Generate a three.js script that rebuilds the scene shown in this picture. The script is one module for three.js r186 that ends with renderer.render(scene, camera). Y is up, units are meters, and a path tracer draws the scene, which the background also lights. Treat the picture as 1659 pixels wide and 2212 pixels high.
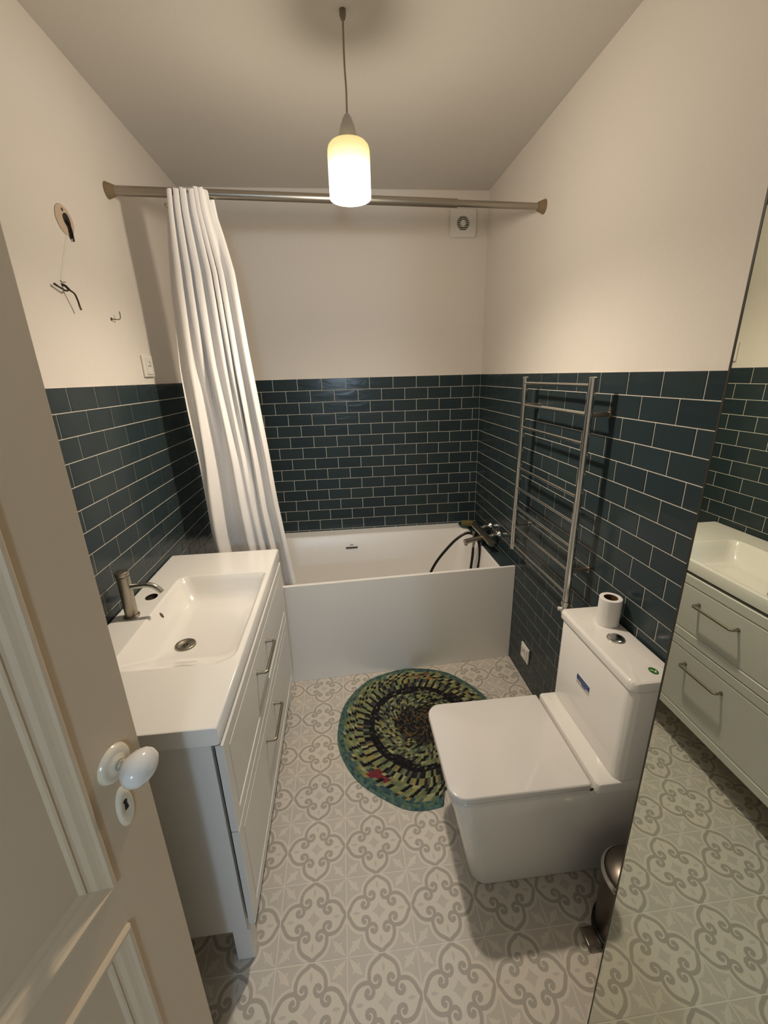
import * as THREE from 'three';
import { RoundedBoxGeometry } from 'three/addons/geometries/RoundedBoxGeometry.js';
import { mergeGeometries, toCreasedNormals } from 'three/addons/utils/BufferGeometryUtils.js';

// ---------------------------------------------------------------- camera, light, exposure
const scene = new THREE.Scene();
scene.background = new THREE.Color(0x000000);
const camera = new THREE.PerspectiveCamera(2 * Math.atan(1106 / 907.36) * 180 / Math.PI, 1659 / 2212, 0.02, 30);
camera.position.set(0.8015, 1.598, 2.759);
camera.rotation.set(-0.315, -0.0943, -0.0275, 'YXZ');
const renderer = new THREE.WebGLRenderer({ antialias: true });
renderer.toneMapping = THREE.LinearToneMapping;
renderer.toneMappingExposure = 1.08;
renderer.shadowMap.enabled = true;
const LAMP_COLOR = new THREE.Color().setRGB(1, 0.86, 0.69), LAMP_POWER = 0.72, BEAM_POWER = 4.0;      // the pendant bulb
const HALL_COLOR = new THREE.Color().setRGB(0.58, 0.77, 1), HALL_POWER = 2.8;       // the lamp of the hall behind the camera

// ---------------------------------------------------------------- measures
const W = 1.714, H = 2.58, T = 1.587, ZF = 2.95;        // room width, ceiling, top of the tiling, front wall
const P = 0.071, Q = 0.1491;                            // wall tile pitch
const FP = 0.2033;                                      // floor tile pitch
const V = (x, y, z) => new THREE.Vector3(x, y, z);

let seed = 7;
const rnd = () => { seed = (seed * 1664525 + 1013904223) >>> 0; return seed / 4294967296; };
const hash = (a, b, c = 0) => { const s = Math.sin(a * 127.1 + b * 311.7 + c * 74.7) * 43758.5453; return s - Math.floor(s); };
const lerp = (a, b, t) => a + (b - a) * t;
const sstep = (a, b, x) => { const t = Math.min(1, Math.max(0, (x - a) / (b - a))); return t * t * (3 - 2 * t); };
function table(rows, x) {                               // smooth lookup in [[x, y], ...]
  if (x <= rows[0][0]) return rows[0][1];
  for (let i = 1; i < rows.length; i++) if (x <= rows[i][0]) return lerp(rows[i - 1][1], rows[i][1], (x - rows[i - 1][0]) / (rows[i][0] - rows[i - 1][0]));
  return rows[rows.length - 1][1];
}

// ---------------------------------------------------------------- textures
function noiseTex(n, cells, lo, hi, sd) {
  const d = new Uint8Array(n * n * 4);
  const at = (x, y, c, k) => hash(((x % c) + c) % c, ((y % c) + c) % c, k + sd);
  for (let y = 0; y < n; y++) for (let x = 0; x < n; x++) {
    let v = 0, a = 0;
    cells.forEach((c, k) => {
      const fx = x / n * c, fy = y / n * c, ix = Math.floor(fx), iy = Math.floor(fy);
      const tx = sstep(0, 1, fx - ix), ty = sstep(0, 1, fy - iy), w = 1 / (1 + k * 0.6);
      v += w * lerp(lerp(at(ix, iy, c, k), at(ix + 1, iy, c, k), tx), lerp(at(ix, iy + 1, c, k), at(ix + 1, iy + 1, c, k), tx), ty); a += w;
    });
    const g = Math.round(255 * lerp(lo, hi, v / a)), i = (y * n + x) * 4;
    d[i] = d[i + 1] = d[i + 2] = g; d[i + 3] = 255;
  }
  const t = new THREE.DataTexture(d, n, n);
  t.wrapS = t.wrapT = THREE.RepeatWrapping; t.magFilter = THREE.LinearFilter; t.minFilter = THREE.LinearMipmapLinearFilter; t.generateMipmaps = true; t.needsUpdate = true;
  return t;
}
const plasterBump = noiseTex(512, [6, 17, 60, 170], 0, 1, 1);
const glazeBump = noiseTex(256, [4, 9], 0, 1, 5);
const fineBump = noiseTex(256, [40, 110], 0, 1, 9);
const clone = (t, u, v) => { const c = t.clone(); c.repeat.set(u, v); c.needsUpdate = true; return c; };

// printed cement-style floor tile: a quatrefoil of scrolls with leaves in the corners
function floorTexture() {
  const n = 1024, c = document.createElement('canvas'); c.width = c.height = n;
  const g = c.getContext('2d');
  const PALE = '#d4cdc1', MID = '#c3bcb2', DARK = '#aaa399';
  g.fillStyle = MID; g.fillRect(0, 0, n, n);
  g.translate(n / 2, n / 2); g.scale(n / 2, n / 2); g.lineJoin = 'round'; g.lineCap = 'round';
  const q = f => { for (let k = 0; k < 4; k++) { g.save(); g.rotate(k * Math.PI / 2); f(); g.restore(); } };
  // corner leaves and the tapered star arms along the joints
  q(() => {
    g.fillStyle = PALE;
    g.beginPath(); g.moveTo(1, -1); g.lineTo(0.90, -1); g.lineTo(0.30, -0.985); g.lineTo(0.30, -1); g.closePath(); g.fill();
    g.beginPath(); g.moveTo(1, -1); g.lineTo(1, -0.90); g.lineTo(0.985, -0.30); g.lineTo(1, -0.30); g.closePath(); g.fill();
    g.beginPath(); g.moveTo(0.97, -0.97); g.bezierCurveTo(0.93, -0.84, 0.89, -0.80, 0.85, -0.78); g.bezierCurveTo(0.90, -0.84, 0.84, -0.92, 0.97, -0.97); g.fill();
    g.beginPath(); g.moveTo(0.91, -0.91); g.bezierCurveTo(0.88, -0.70, 0.76, -0.64, 0.58, -0.58); g.bezierCurveTo(0.64, -0.76, 0.70, -0.88, 0.91, -0.91); g.fill();
    g.strokeStyle = PALE; g.lineWidth = 0.045;
    g.beginPath(); g.moveTo(0.66, -0.84); g.quadraticCurveTo(0.72, -0.74, 0.84, -0.66); g.stroke();
  });
  // lobes: pale outline, dark band, pale heart
  const lobe = () => {
    g.beginPath(); g.moveTo(-0.40, -0.40);
    g.bezierCurveTo(-0.44, -0.62, -0.36, -0.76, -0.20, -0.85); g.quadraticCurveTo(-0.06, -0.92, 0, -0.985);
    g.quadraticCurveTo(0.06, -0.92, 0.20, -0.85); g.bezierCurveTo(0.36, -0.76, 0.44, -0.62, 0.40, -0.40);
  };
  q(() => { lobe(); g.strokeStyle = PALE; g.lineWidth = 0.25; g.stroke(); });
  q(() => { lobe(); g.lineTo(0, 0); g.closePath(); g.fillStyle = PALE; g.fill(); });
  q(() => { lobe(); g.strokeStyle = DARK; g.lineWidth = 0.10; g.stroke(); });
  // scrolls curling into each lobe from the valleys
  q(() => {
    for (const s of [-1, 1]) {
      g.save(); g.scale(s, 1);
      g.strokeStyle = DARK; g.lineWidth = 0.10;
      g.beginPath(); g.moveTo(0.40, -0.41); g.bezierCurveTo(0.30, -0.27, 0.13, -0.28, 0.115, -0.42); g.bezierCurveTo(0.11, -0.52, 0.23, -0.55, 0.255, -0.46); g.stroke();
      g.fillStyle = DARK; g.beginPath(); g.arc(0.235, -0.45, 0.052, 0, 7); g.fill();
      g.restore();
    }
    g.fillStyle = MID; g.beginPath(); g.moveTo(0, -0.58); g.quadraticCurveTo(0.085, -0.70, 0, -0.80); g.quadraticCurveTo(-0.085, -0.70, 0, -0.58); g.fill();
  });
  // diamond in the middle
  g.fillStyle = PALE; g.beginPath(); g.moveTo(0, -0.40); g.quadraticCurveTo(0.06, -0.06, 0.40, 0); g.quadraticCurveTo(0.06, 0.06, 0, 0.40); g.quadraticCurveTo(-0.06, 0.06, -0.40, 0); g.quadraticCurveTo(-0.06, -0.06, 0, -0.40); g.fill();
  g.fillStyle = MID; g.beginPath(); g.moveTo(0, -0.21); g.quadraticCurveTo(0.07, -0.07, 0.21, 0); g.quadraticCurveTo(0.07, 0.07, 0, 0.21); g.quadraticCurveTo(-0.07, 0.07, -0.21, 0); g.quadraticCurveTo(-0.07, -0.07, 0, -0.21); g.fill();
  q(() => { g.strokeStyle = PALE; g.lineWidth = 0.035; g.beginPath(); g.moveTo(0, -0.30); g.lineTo(0, -0.58); g.stroke(); });
  // cement speckle
  g.setTransform(1, 0, 0, 1, 0, 0);
  for (let i = 0; i < 5200; i++) { g.fillStyle = rnd() < 0.5 ? 'rgba(255,250,240,0.10)' : 'rgba(70,64,56,0.10)'; const r = 1 + rnd() * 3.5; g.fillRect(rnd() * n, rnd() * n, r, r); }
  const t = new THREE.CanvasTexture(c); t.colorSpace = THREE.SRGBColorSpace; t.anisotropy = 8;
  return t;
}
function canvasTex(w, h, draw) {
  const c = document.createElement('canvas'); c.width = w; c.height = h; draw(c.getContext('2d'), w, h);
  const t = new THREE.CanvasTexture(c); t.colorSpace = THREE.SRGBColorSpace; return t;
}

// ---------------------------------------------------------------- materials
const std = o => new THREE.MeshStandardMaterial(o);
const phys = o => new THREE.MeshPhysicalMaterial(o);
const M = {
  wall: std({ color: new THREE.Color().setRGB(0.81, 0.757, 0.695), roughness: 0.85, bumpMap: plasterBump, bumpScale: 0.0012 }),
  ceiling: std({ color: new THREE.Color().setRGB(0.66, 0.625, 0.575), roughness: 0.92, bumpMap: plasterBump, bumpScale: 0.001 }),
  grout: std({ color: 0xd8d2c6, roughness: 0.9 }),
  floorGrout: std({ color: 0xe0d9cd, roughness: 0.95 }),
  hall: std({ color: 0xcfcabf, roughness: 0.9 }),
  ceramic: phys({ color: new THREE.Color().setRGB(0.88, 0.86, 0.82), roughness: 0.16, clearcoat: 0.4, clearcoatRoughness: 0.08 }),
  acrylic: std({ color: new THREE.Color().setRGB(0.87, 0.85, 0.82), roughness: 0.28 }),
  lacquer: std({ color: new THREE.Color().setRGB(0.80, 0.785, 0.75), roughness: 0.32 }),
  mouldingPaint: std({ color: new THREE.Color().setRGB(0.62, 0.495, 0.35), roughness: 0.36 }),
  doorPaint: std({ color: new THREE.Color().setRGB(0.62, 0.495, 0.35), roughness: 0.38, bumpMap: plasterBump, bumpScale: 0.0006 }),
  steel: std({ color: new THREE.Color().setRGB(0.66, 0.64, 0.60), metalness: 1, roughness: 0.2 }),
  rodSteel: std({ color: new THREE.Color().setRGB(0.37, 0.335, 0.285), metalness: 1, roughness: 0.34 }),
  brushed: std({ color: new THREE.Color().setRGB(0.40, 0.36, 0.30), metalness: 1, roughness: 0.38 }),
  chrome: std({ color: new THREE.Color().setRGB(0.72, 0.71, 0.68), metalness: 1, roughness: 0.1 }),
  nickel: std({ color: new THREE.Color().setRGB(0.33, 0.30, 0.24), metalness: 1, roughness: 0.4 }),
  black: std({ color: 0x0b0b0c, roughness: 0.5 }),
  rubber: std({ color: 0x060606, roughness: 0.42 }),
  darkHole: std({ color: 0x1a100c, roughness: 0.7 }),
  fabric: phys({ color: new THREE.Color().setRGB(0.93, 0.90, 0.87), roughness: 0.9, sheen: 0.2, side: THREE.DoubleSide, bumpMap: fineBump, bumpScale: 0.0002 }),
  plastic: std({ color: new THREE.Color().setRGB(0.80, 0.78, 0.73), roughness: 0.42 }),
  porcelain: phys({ color: new THREE.Color().setRGB(0.78, 0.76, 0.74), roughness: 0.14, clearcoat: 0.5, clearcoatRoughness: 0.05 }),
  cream: phys({ color: new THREE.Color().setRGB(0.74, 0.67, 0.54), roughness: 0.2, clearcoat: 0.4 }),
  paper: std({ color: new THREE.Color().setRGB(0.85, 0.83, 0.80), roughness: 0.97 }),
  card: std({ color: 0x5e4128, roughness: 0.95 }),
  flange: std({ color: 0x8a765a, roughness: 0.6 }),
};
const TILE = [[0.028, 0.043, 0.050], [0.031, 0.047, 0.053], [0.026, 0.040, 0.047], [0.030, 0.046, 0.050]].map((c, i) =>
  phys({ color: new THREE.Color().setRGB(...c), roughness: 0.2, specularIntensity: 0.38, clearcoat: 0.06, clearcoatRoughness: 0.12, bumpMap: clone(glazeBump, 1 + i * 0.3, 1), bumpScale: 0.0006 }));
const floorMap = floorTexture();
const FLOOR = [[1, 1, 1], [0.965, 0.97, 0.97], [1, 0.985, 0.965]].map(c => std({ color: new THREE.Color().setRGB(...c), map: floorMap, roughness: 0.55, bumpMap: fineBump, bumpScale: 0.0002 }));

// ---------------------------------------------------------------- object helpers
const used = {};
function numbered(n) { const k = used[n] = (used[n] ?? -1) + 1; return k ? n + '_' + String(k).padStart(3, '0') : n; }
function thing(name, label, category, pos = [0, 0, 0], group) {
  const o = new THREE.Group(); o.name = numbered(name); o.position.set(...pos); scene.add(o);
  o.userData = { label, category }; if (group) o.userData.group = group;
  return o;
}
function mesh(name, geo, mat, parent) {
  const m = new THREE.Mesh(geo, mat); m.name = numbered(name); m.castShadow = m.receiveShadow = true; parent.add(m); return m;
}
// a part whose geometry is given in world coordinates, placed under a parent that stands at its base
function part(parent, name, geo, mat, label) {
  let o = parent, off = V(0, 0, 0); while (o && o !== scene) { off.add(o.position); o = o.parent; }
  geo.translate(-off.x, -off.y, -off.z);
  const m = mesh(name, geo, mat, parent); if (label) m.userData.label = label; return m;
}
function struct(name, geo, mat) { const m = new THREE.Mesh(geo, mat); m.name = name; m.castShadow = m.receiveShadow = true; m.userData.kind = 'structure'; scene.add(m); return m; }
const merge = l => mergeGeometries(l.map(g => { g = g.index ? g.toNonIndexed() : g; for (const k of Object.keys(g.attributes)) if (!['position', 'normal', 'uv'].includes(k)) g.deleteAttribute(k); return g; }));
const box = (x0, x1, y0, y1, z0, z1) => new THREE.BoxGeometry(x1 - x0, y1 - y0, z1 - z0).translate((x0 + x1) / 2, (y0 + y1) / 2, (z0 + z1) / 2);
const rbox = (x0, x1, y0, y1, z0, z1, r = 0.003, s = 2) => new RoundedBoxGeometry(x1 - x0, y1 - y0, z1 - z0, s, r).translate((x0 + x1) / 2, (y0 + y1) / 2, (z0 + z1) / 2);
function uvMetres(geo) {                                // box projection in metres
  const g = geo.index ? geo.toNonIndexed() : geo, p = g.attributes.position, n = g.attributes.normal, uv = new Float32Array(p.count * 2);
  for (let i = 0; i < p.count; i++) {
    const ax = Math.abs(n.getX(i)), ay = Math.abs(n.getY(i)), az = Math.abs(n.getZ(i));
    const a = ax > ay && ax > az ? [p.getZ(i), p.getY(i)] : ay > az ? [p.getX(i), p.getZ(i)] : [p.getX(i), p.getY(i)];
    uv[2 * i] = a[0]; uv[2 * i + 1] = a[1];
  }
  g.setAttribute('uv', new THREE.BufferAttribute(uv, 2)); return g;
}
function cyl(a, b, r0, r1 = r0, n = 24) {               // cylinder from a (radius r0) to b (radius r1)
  const d = b.clone().sub(a), g = new THREE.CylinderGeometry(r1, r0, d.length(), n);
  g.applyQuaternion(new THREE.Quaternion().setFromUnitVectors(V(0, 1, 0), d.clone().normalize()));
  const m = a.clone().add(b).multiplyScalar(0.5); return g.translate(m.x, m.y, m.z);
}
const tube = (pts, r, seg = 48, rs = 12) => new THREE.TubeGeometry(new THREE.CatmullRomCurve3(pts), seg, r, rs);
const lathe = (pts, n = 48) => new THREE.LatheGeometry(pts.map(p => new THREE.Vector2(p[0], p[1])), n);
// loft through loops of points (equal counts, closed); optional caps; creased normals
function loft(loops, { capStart = false, capEnd = false, crease = 0.6 } = {}) {
  const n = loops[0].length, pos = [], uv = [], idx = [];
  loops.forEach((l, j) => l.forEach((p, i) => { pos.push(p.x, p.y, p.z); uv.push(i / n, j / (loops.length - 1)); }));
  for (let j = 0; j + 1 < loops.length; j++) for (let i = 0; i < n; i++) {
    const a = j * n + i, b = j * n + (i + 1) % n; idx.push(a, b, b + n, a, b + n, a + n);
  }
  const cap = (j, flip) => {
    const c = V(0, 0, 0); loops[j].forEach(p => c.add(p)); c.multiplyScalar(1 / n);
    const k = pos.length / 3; pos.push(c.x, c.y, c.z); uv.push(0.5, 0.5);
    for (let i = 0; i < n; i++) { const a = j * n + i, b = j * n + (i + 1) % n; flip ? idx.push(k, b, a) : idx.push(k, a, b); }
  };
  if (capStart) cap(0, true); if (capEnd) cap(loops.length - 1, false);
  const g = new THREE.BufferGeometry();
  g.setAttribute('position', new THREE.Float32BufferAttribute(pos, 3)); g.setAttribute('uv', new THREE.Float32BufferAttribute(uv, 2)); g.setIndex(idx);
  return toCreasedNormals(g, crease);
}
// polygon with rounded corners: pts [[x, z], ...], radius per corner, n points per corner
function roundPoly(pts, r, n = 8) {
  const out = [], m = pts.length;
  pts.forEach((p, i) => {
    const a = pts[(i + m - 1) % m], b = pts[(i + 1) % m], rr = Array.isArray(r) ? r[i] : r;
    const la = Math.hypot(a[0] - p[0], a[1] - p[1]), lb = Math.hypot(b[0] - p[0], b[1] - p[1]);
    const A = [p[0] + (a[0] - p[0]) / la * rr, p[1] + (a[1] - p[1]) / la * rr], B = [p[0] + (b[0] - p[0]) / lb * rr, p[1] + (b[1] - p[1]) / lb * rr];
    for (let k = 0; k <= n; k++) { const t = k / n, s = 0.586; // a cubic close to the arc
      const c1 = [lerp(A[0], p[0], s * 0.94), lerp(A[1], p[1], s * 0.94)], c2 = [lerp(B[0], p[0], s * 0.94), lerp(B[1], p[1], s * 0.94)];
      const q = j => (1 - t) ** 3 * A[j] + 3 * (1 - t) ** 2 * t * c1[j] + 3 * (1 - t) * t * t * c2[j] + t ** 3 * B[j]; out.push([q(0), q(1)]); }
  });
  return out;
}
const rect = (x0, x1, z0, z1) => [[x0, z0], [x0, z1], [x1, z1], [x1, z0]];
const level = (l, y) => l.map(p => V(p[0], y, p[1]));
// rectangular rings [inset, z] on a w x h face (origin at its lower left corner, facing +z), centre closed
function ringFace(w, h, rings, capEnd = true) {
  const loops = rings.map(([d, z]) => [V(d, d, z), V(w - d, d, z), V(w - d, h - d, z), V(d, h - d, z)]);
  return loft(loops, { capEnd, crease: 0.05 });
}

// ---------------------------------------------------------------- the shell
const th = 0.12;
const floor = struct('floor', uvMetres(box(-th, W + th, -0.12, -0.0006, -th, ZF + th)), M.floorGrout);
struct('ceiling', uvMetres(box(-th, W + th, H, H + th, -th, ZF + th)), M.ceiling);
const wallBack = struct('wall_back', uvMetres(box(-th, W + th, 0, H, -th, 0)), M.wall);
const wallLeft = struct('wall_left', uvMetres(box(-th, 0, 0, H, 0, ZF)), M.wall);
const wallRight = struct('wall_right', uvMetres(box(W, W + th, 0, H, 0, ZF)), M.wall);
struct('wall_front', uvMetres(merge([box(-th, 0.22, 0, H, ZF, ZF + th), box(1.02, W + th, 0, H, ZF, ZF + th), box(0.22, 1.02, 2.07, H, ZF, ZF + th)])), M.wall);
struct('trim_1', merge([box(0.195, 0.245, 0, 2.09, ZF - 0.012, ZF), box(0.995, 1.045, 0, 2.09, ZF - 0.012, ZF), box(0.195, 1.045, 2.045, 2.095, ZF - 0.012, ZF)]), M.doorPaint);
// the hall behind the doorway
struct('floor_hall', box(-0.7, 2.2, -0.12, 0, ZF + th, 4.6), M.hall);
struct('ceiling_hall', box(-0.7, 2.2, H, H + th, ZF + th, 4.6), M.hall);
struct('wall_hall', merge([box(-0.82, -0.7, 0, H, ZF + th, 4.6), box(2.2, 2.32, 0, H, ZF + th, 4.6), box(-0.82, 2.32, 0, H, 4.6, 4.72), box(-0.82, -th, 0, H, ZF, ZF + th), box(W + th, 2.32, 0, H, ZF, ZF + th)]), M.hall);

// one glazed wall tile: a plate with chamfered edges facing +z, centred; cached by size
const tileCache = {};
function tileGeo(w, h, d = 0.0045) {
  const k = w.toFixed(3) + ',' + h.toFixed(3) + ',' + d;
  return tileCache[k] ??= ringFace(w, h, [[0, -d], [0, -0.0012], [0.0014, 0]]).translate(-w / 2, -h / 2, 0);
}
// rows of tiles on a wall: place(along, y) gives position; s runs along the wall between s0 and s1
function tileRows(parent, rows, s0, s1, phase, place, turn, skip, stuff) {
  const J = 0.0026, extra = [];
  for (const k of rows) {
    const ph = phase + (k % 2 ? Q / 2 : 0), y1 = T - k * P, y0 = Math.max(0.002, T - (k + 1) * P + J);
    for (let n = Math.floor((s0 - ph) / Q) - 1; ; n++) {
      let a = ph + n * Q, b = a + Q - J; if (a >= s1) break;
      a = Math.max(a, s0); b = Math.min(b, s1); if (b - a < 0.008) continue;
      if (skip && skip(a, b, y0, y1)) continue;
      const g = tileGeo(b - a, y1 - y0), p = place((a + b) / 2, (y0 + y1) / 2);
      if (stuff) { extra.push(g.clone().rotateY(turn).translate(p[0], p[1], p[2])); continue; }
      const m = mesh('tile', g, TILE[Math.floor(rnd() * 4)], parent); m.position.set(...p); m.rotation.y = turn; m.rotation.z = (rnd() - 0.5) * 0.002;
    }
  }
  if (stuff) { const m = mesh('tile_field', merge(extra), TILE[0], parent); m.userData.kind = 'stuff'; }
}
const upto = (a, b) => Array.from({ length: b - a }, (_, i) => a + i);
const groutBed = 0.0044, face = 0.006;
mesh('grout_bed', box(0, W, 0.002, T, 0, groutBed), M.grout, wallBack);
tileRows(wallBack, upto(0, 15), 0.006, W - 0.006, (W - 0.1239) % Q - Q, (x, y) => [x, y, face], 0);
mesh('grout_bed', box(W - groutBed, W, 0.002, T, 0, ZF), M.grout, wallRight);
tileRows(wallRight, upto(0, 23), 0.007, 2.30, 0.1172 - Q, (z, y) => [W - face, y, z], -Math.PI / 2, (a, b, y0, y1) => b < 0.72 && y1 < 0.57);
mesh('grout_bed', box(0, groutBed, 0.002, T, 0, ZF), M.grout, wallLeft);
tileRows(wallLeft, upto(0, 14), 0.007, ZF - 0.01, 1.3888 - 12 * Q, (z, y) => [face, y, z], Math.PI / 2, (a, b, y0, y1) => y1 < 0.80 && a > 0.95);
tileRows(wallLeft, upto(14, 23), 0.86, ZF - 0.01, 1.3888 - 12 * Q, (z, y) => [face, y, z], Math.PI / 2, null, true);

// floor tiles, each its own plate with the printed pattern
{
  const X0 = 0.5285 - 3 * FP, Z0 = 1.5857 - 5 * FP, J = 0.0028, cache = {};
  const clipUV = (w, h, u0, u1, v0, v1) => {
    const key = [w, h, u0, v0].map(v => v.toFixed(3)).join();
    if (cache[key]) return cache[key];
    const g = ringFace(w, h, [[0, -0.006], [0, -0.0004], [0.0005, 0]]).translate(-w / 2, -h / 2, 0), p = g.attributes.position, uv = g.attributes.uv;
    for (let i = 0; i < p.count; i++) uv.setXY(i, lerp(u0, u1, p.getX(i) / w + 0.5), lerp(v0, v1, p.getY(i) / h + 0.5));
    return cache[key] = g;
  };
  for (let j = 0; j < 12; j++) for (let i = -1; i < 9; i++) {
    const ax = X0 + i * FP, az = Z0 + j * FP;
    const x0 = Math.max(ax + J / 2, 0.008), x1 = Math.min(ax + FP - J / 2, W - 0.008), z0 = Math.max(az + J / 2, 0.70), z1 = Math.min(az + FP - J / 2, ZF);
    if (x1 - x0 < 0.01 || z1 - z0 < 0.01) continue;
    const w = x1 - x0, h = z1 - z0, g = clipUV(w, h, (x0 - ax) / FP, (x1 - ax) / FP, 1 - (z1 - az) / FP, 1 - (z0 - az) / FP);
    const m = mesh('tile', g, FLOOR[Math.floor(rnd() * 3)], floor);
    m.position.set((x0 + x1) / 2, (rnd() - 0.5) * 0.0004, (z0 + z1) / 2); m.rotation.x = -Math.PI / 2;
  }
}

// repaired plaster on the left wall: a filled cable chase below the round plate
{
  const pts = []; for (let i = 0; i <= 10; i++) pts.push(V(0.0004, lerp(2.05, 1.89, i / 10), lerp(1.17, 1.268, i / 10)));
  const g = new THREE.BufferGeometry(), pos = [], idx = [];
  pts.forEach((p, i) => { const w = 0.008 + 0.003 * Math.sin(i * 2.3); pos.push(p.x, p.y, p.z - w, p.x, p.y, p.z + w, p.x + 0.0007, p.y, p.z); if (i) { const a = 3 * i - 3; idx.push(a, a + 3, a + 2, a + 2, a + 3, a + 5, a + 2, a + 5, a + 1, a + 1, a + 5, a + 4); } });
  g.setAttribute('position', new THREE.Float32BufferAttribute(pos, 3)); g.setIndex(idx); g.computeVertexNormals();
  g.setAttribute('uv', new THREE.Float32BufferAttribute(new Float32Array(pos.length / 3 * 2), 2));
  mesh('plaster_patch', g, std({ color: new THREE.Color().setRGB(0.78, 0.745, 0.66), roughness: 0.95, side: THREE.DoubleSide }), wallLeft);
}

// ---------------------------------------------------------------- pendant lamp
{
  const lx = 0.871, lz = 1.194;
  const t = thing('pendant_lamp', 'lit opal glass pendant lamp hanging on a thin cord from the ceiling', 'pendant lamp', [lx, H, lz]);
  part(t, 'cord', tube([V(lx, H - 0.005, lz), V(lx - 0.001, 2.46, lz), V(lx + 0.001, 2.40, lz), V(lx, 2.341, lz)], 0.0028, 24, 8), std({ color: 0x9a8874, roughness: 0.7 }));
  part(t, 'cord_grip', lathe([[0, 0.0], [0.009, 0], [0.0095, -0.012], [0.006, -0.022], [0.0028, -0.024], [0, -0.024]], 24).translate(lx, H, lz), std({ color: 0x7d7265, roughness: 0.6 }));
  part(t, 'cap', lathe([[0.003, 0.069], [0.008, 0.067], [0.014, 0.057], [0.021, 0.040], [0.026, 0.022], [0.029, 0.004], [0.030, 0], [0.026, -0.004], [0, -0.004]], 40).translate(lx, 2.274, lz), std({ color: 0xb9b0a2, roughness: 0.55 }));
  const shadeGlow = canvasTex(8, 256, (g, w, h) => {
    const gr = g.createLinearGradient(0, 0, 0, h); gr.addColorStop(0, '#a89658'); gr.addColorStop(0.16, '#b8a768'); gr.addColorStop(0.55, '#ffffff'); gr.addColorStop(1, '#ffffff');
    g.fillStyle = gr; g.fillRect(0, 0, w, h);
  });
  const prof = [[0.024, 0.146], [0.044, 0.1455], [0.055, 0.142], [0.0615, 0.135], [0.0642, 0.126], [0.065, 0.11], [0.065, 0.004], [0.064, 0.0], [0.062, 0.001], [0.0615, 0.02], [0.0615, 0.115], [0.058, 0.130], [0.050, 0.138], [0.026, 0.142]];
  const sg = lathe(prof, 64).translate(lx, 2.127, lz);
  { const p = sg.attributes.position, uv = sg.attributes.uv; for (let i = 0; i < p.count; i++) uv.setXY(i, 0.5, (p.getY(i) - 2.127) / 0.146); }
  part(t, 'shade', sg, std({ color: 0xf4ecd8, roughness: 0.3, side: THREE.DoubleSide, emissive: new THREE.Color().setRGB(1, 0.95, 0.82), emissiveIntensity: 1.5, emissiveMap: shadeGlow }));
  part(t, 'bulb', lathe([[0, -0.034], [0.014, -0.031], [0.026, -0.02], [0.030, -0.004], [0.028, 0.010], [0.024, 0.020]], 32).translate(lx, 2.185, lz), std({ color: 0xffffff, emissive: new THREE.Color().setRGB(1, 0.95, 0.85), emissiveIntensity: 3 }));
  part(t, 'bulb_base', lathe([[0, 0.06], [0.014, 0.06], [0.022, 0.035], [0.036, 0.010], [0.038, 0.004], [0.024, 0]], 32).translate(lx, 2.207, lz), std({ color: 0xd8d2c4, roughness: 0.6 }));
  const l = new THREE.PointLight(LAMP_COLOR, LAMP_POWER, 0, 2); l.position.set(lx, 2.175, lz); l.castShadow = true; l.shadow.radius = 1.6; scene.add(l);
  const b = new THREE.SpotLight(LAMP_COLOR, BEAM_POWER, 0, 1.36, 1, 2); b.position.set(lx, 2.175, lz); b.target.position.set(lx, 0, lz); b.castShadow = true; b.shadow.radius = 1.6; scene.add(b, b.target);
}
// hall lamp behind the camera
{
  const c = V(0.86, 1.68, 4.44), t = thing('hall_lamp', 'round white glass wall lamp in the hall outside the doorway', 'wall lamp', [c.x, c.y, 4.6]);
  part(t, 'rose', cyl(V(c.x, c.y, 4.599), V(c.x, c.y, 4.575), 0.055), M.plastic);
  part(t, 'arm', cyl(V(c.x, c.y, 4.575), V(c.x, c.y, 4.525), 0.012), M.chrome);
  part(t, 'globe', new THREE.SphereGeometry(0.09, 32, 20).translate(c.x, c.y, c.z), std({ color: 0xffffff, roughness: 0.3, emissive: new THREE.Color().setRGB(0.8, 0.9, 1), emissiveIntensity: 1.2 }));
  const l = new THREE.PointLight(HALL_COLOR, HALL_POWER, 0, 2); l.position.copy(c); l.castShadow = true; l.shadow.radius = 4; scene.add(l);
}

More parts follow.
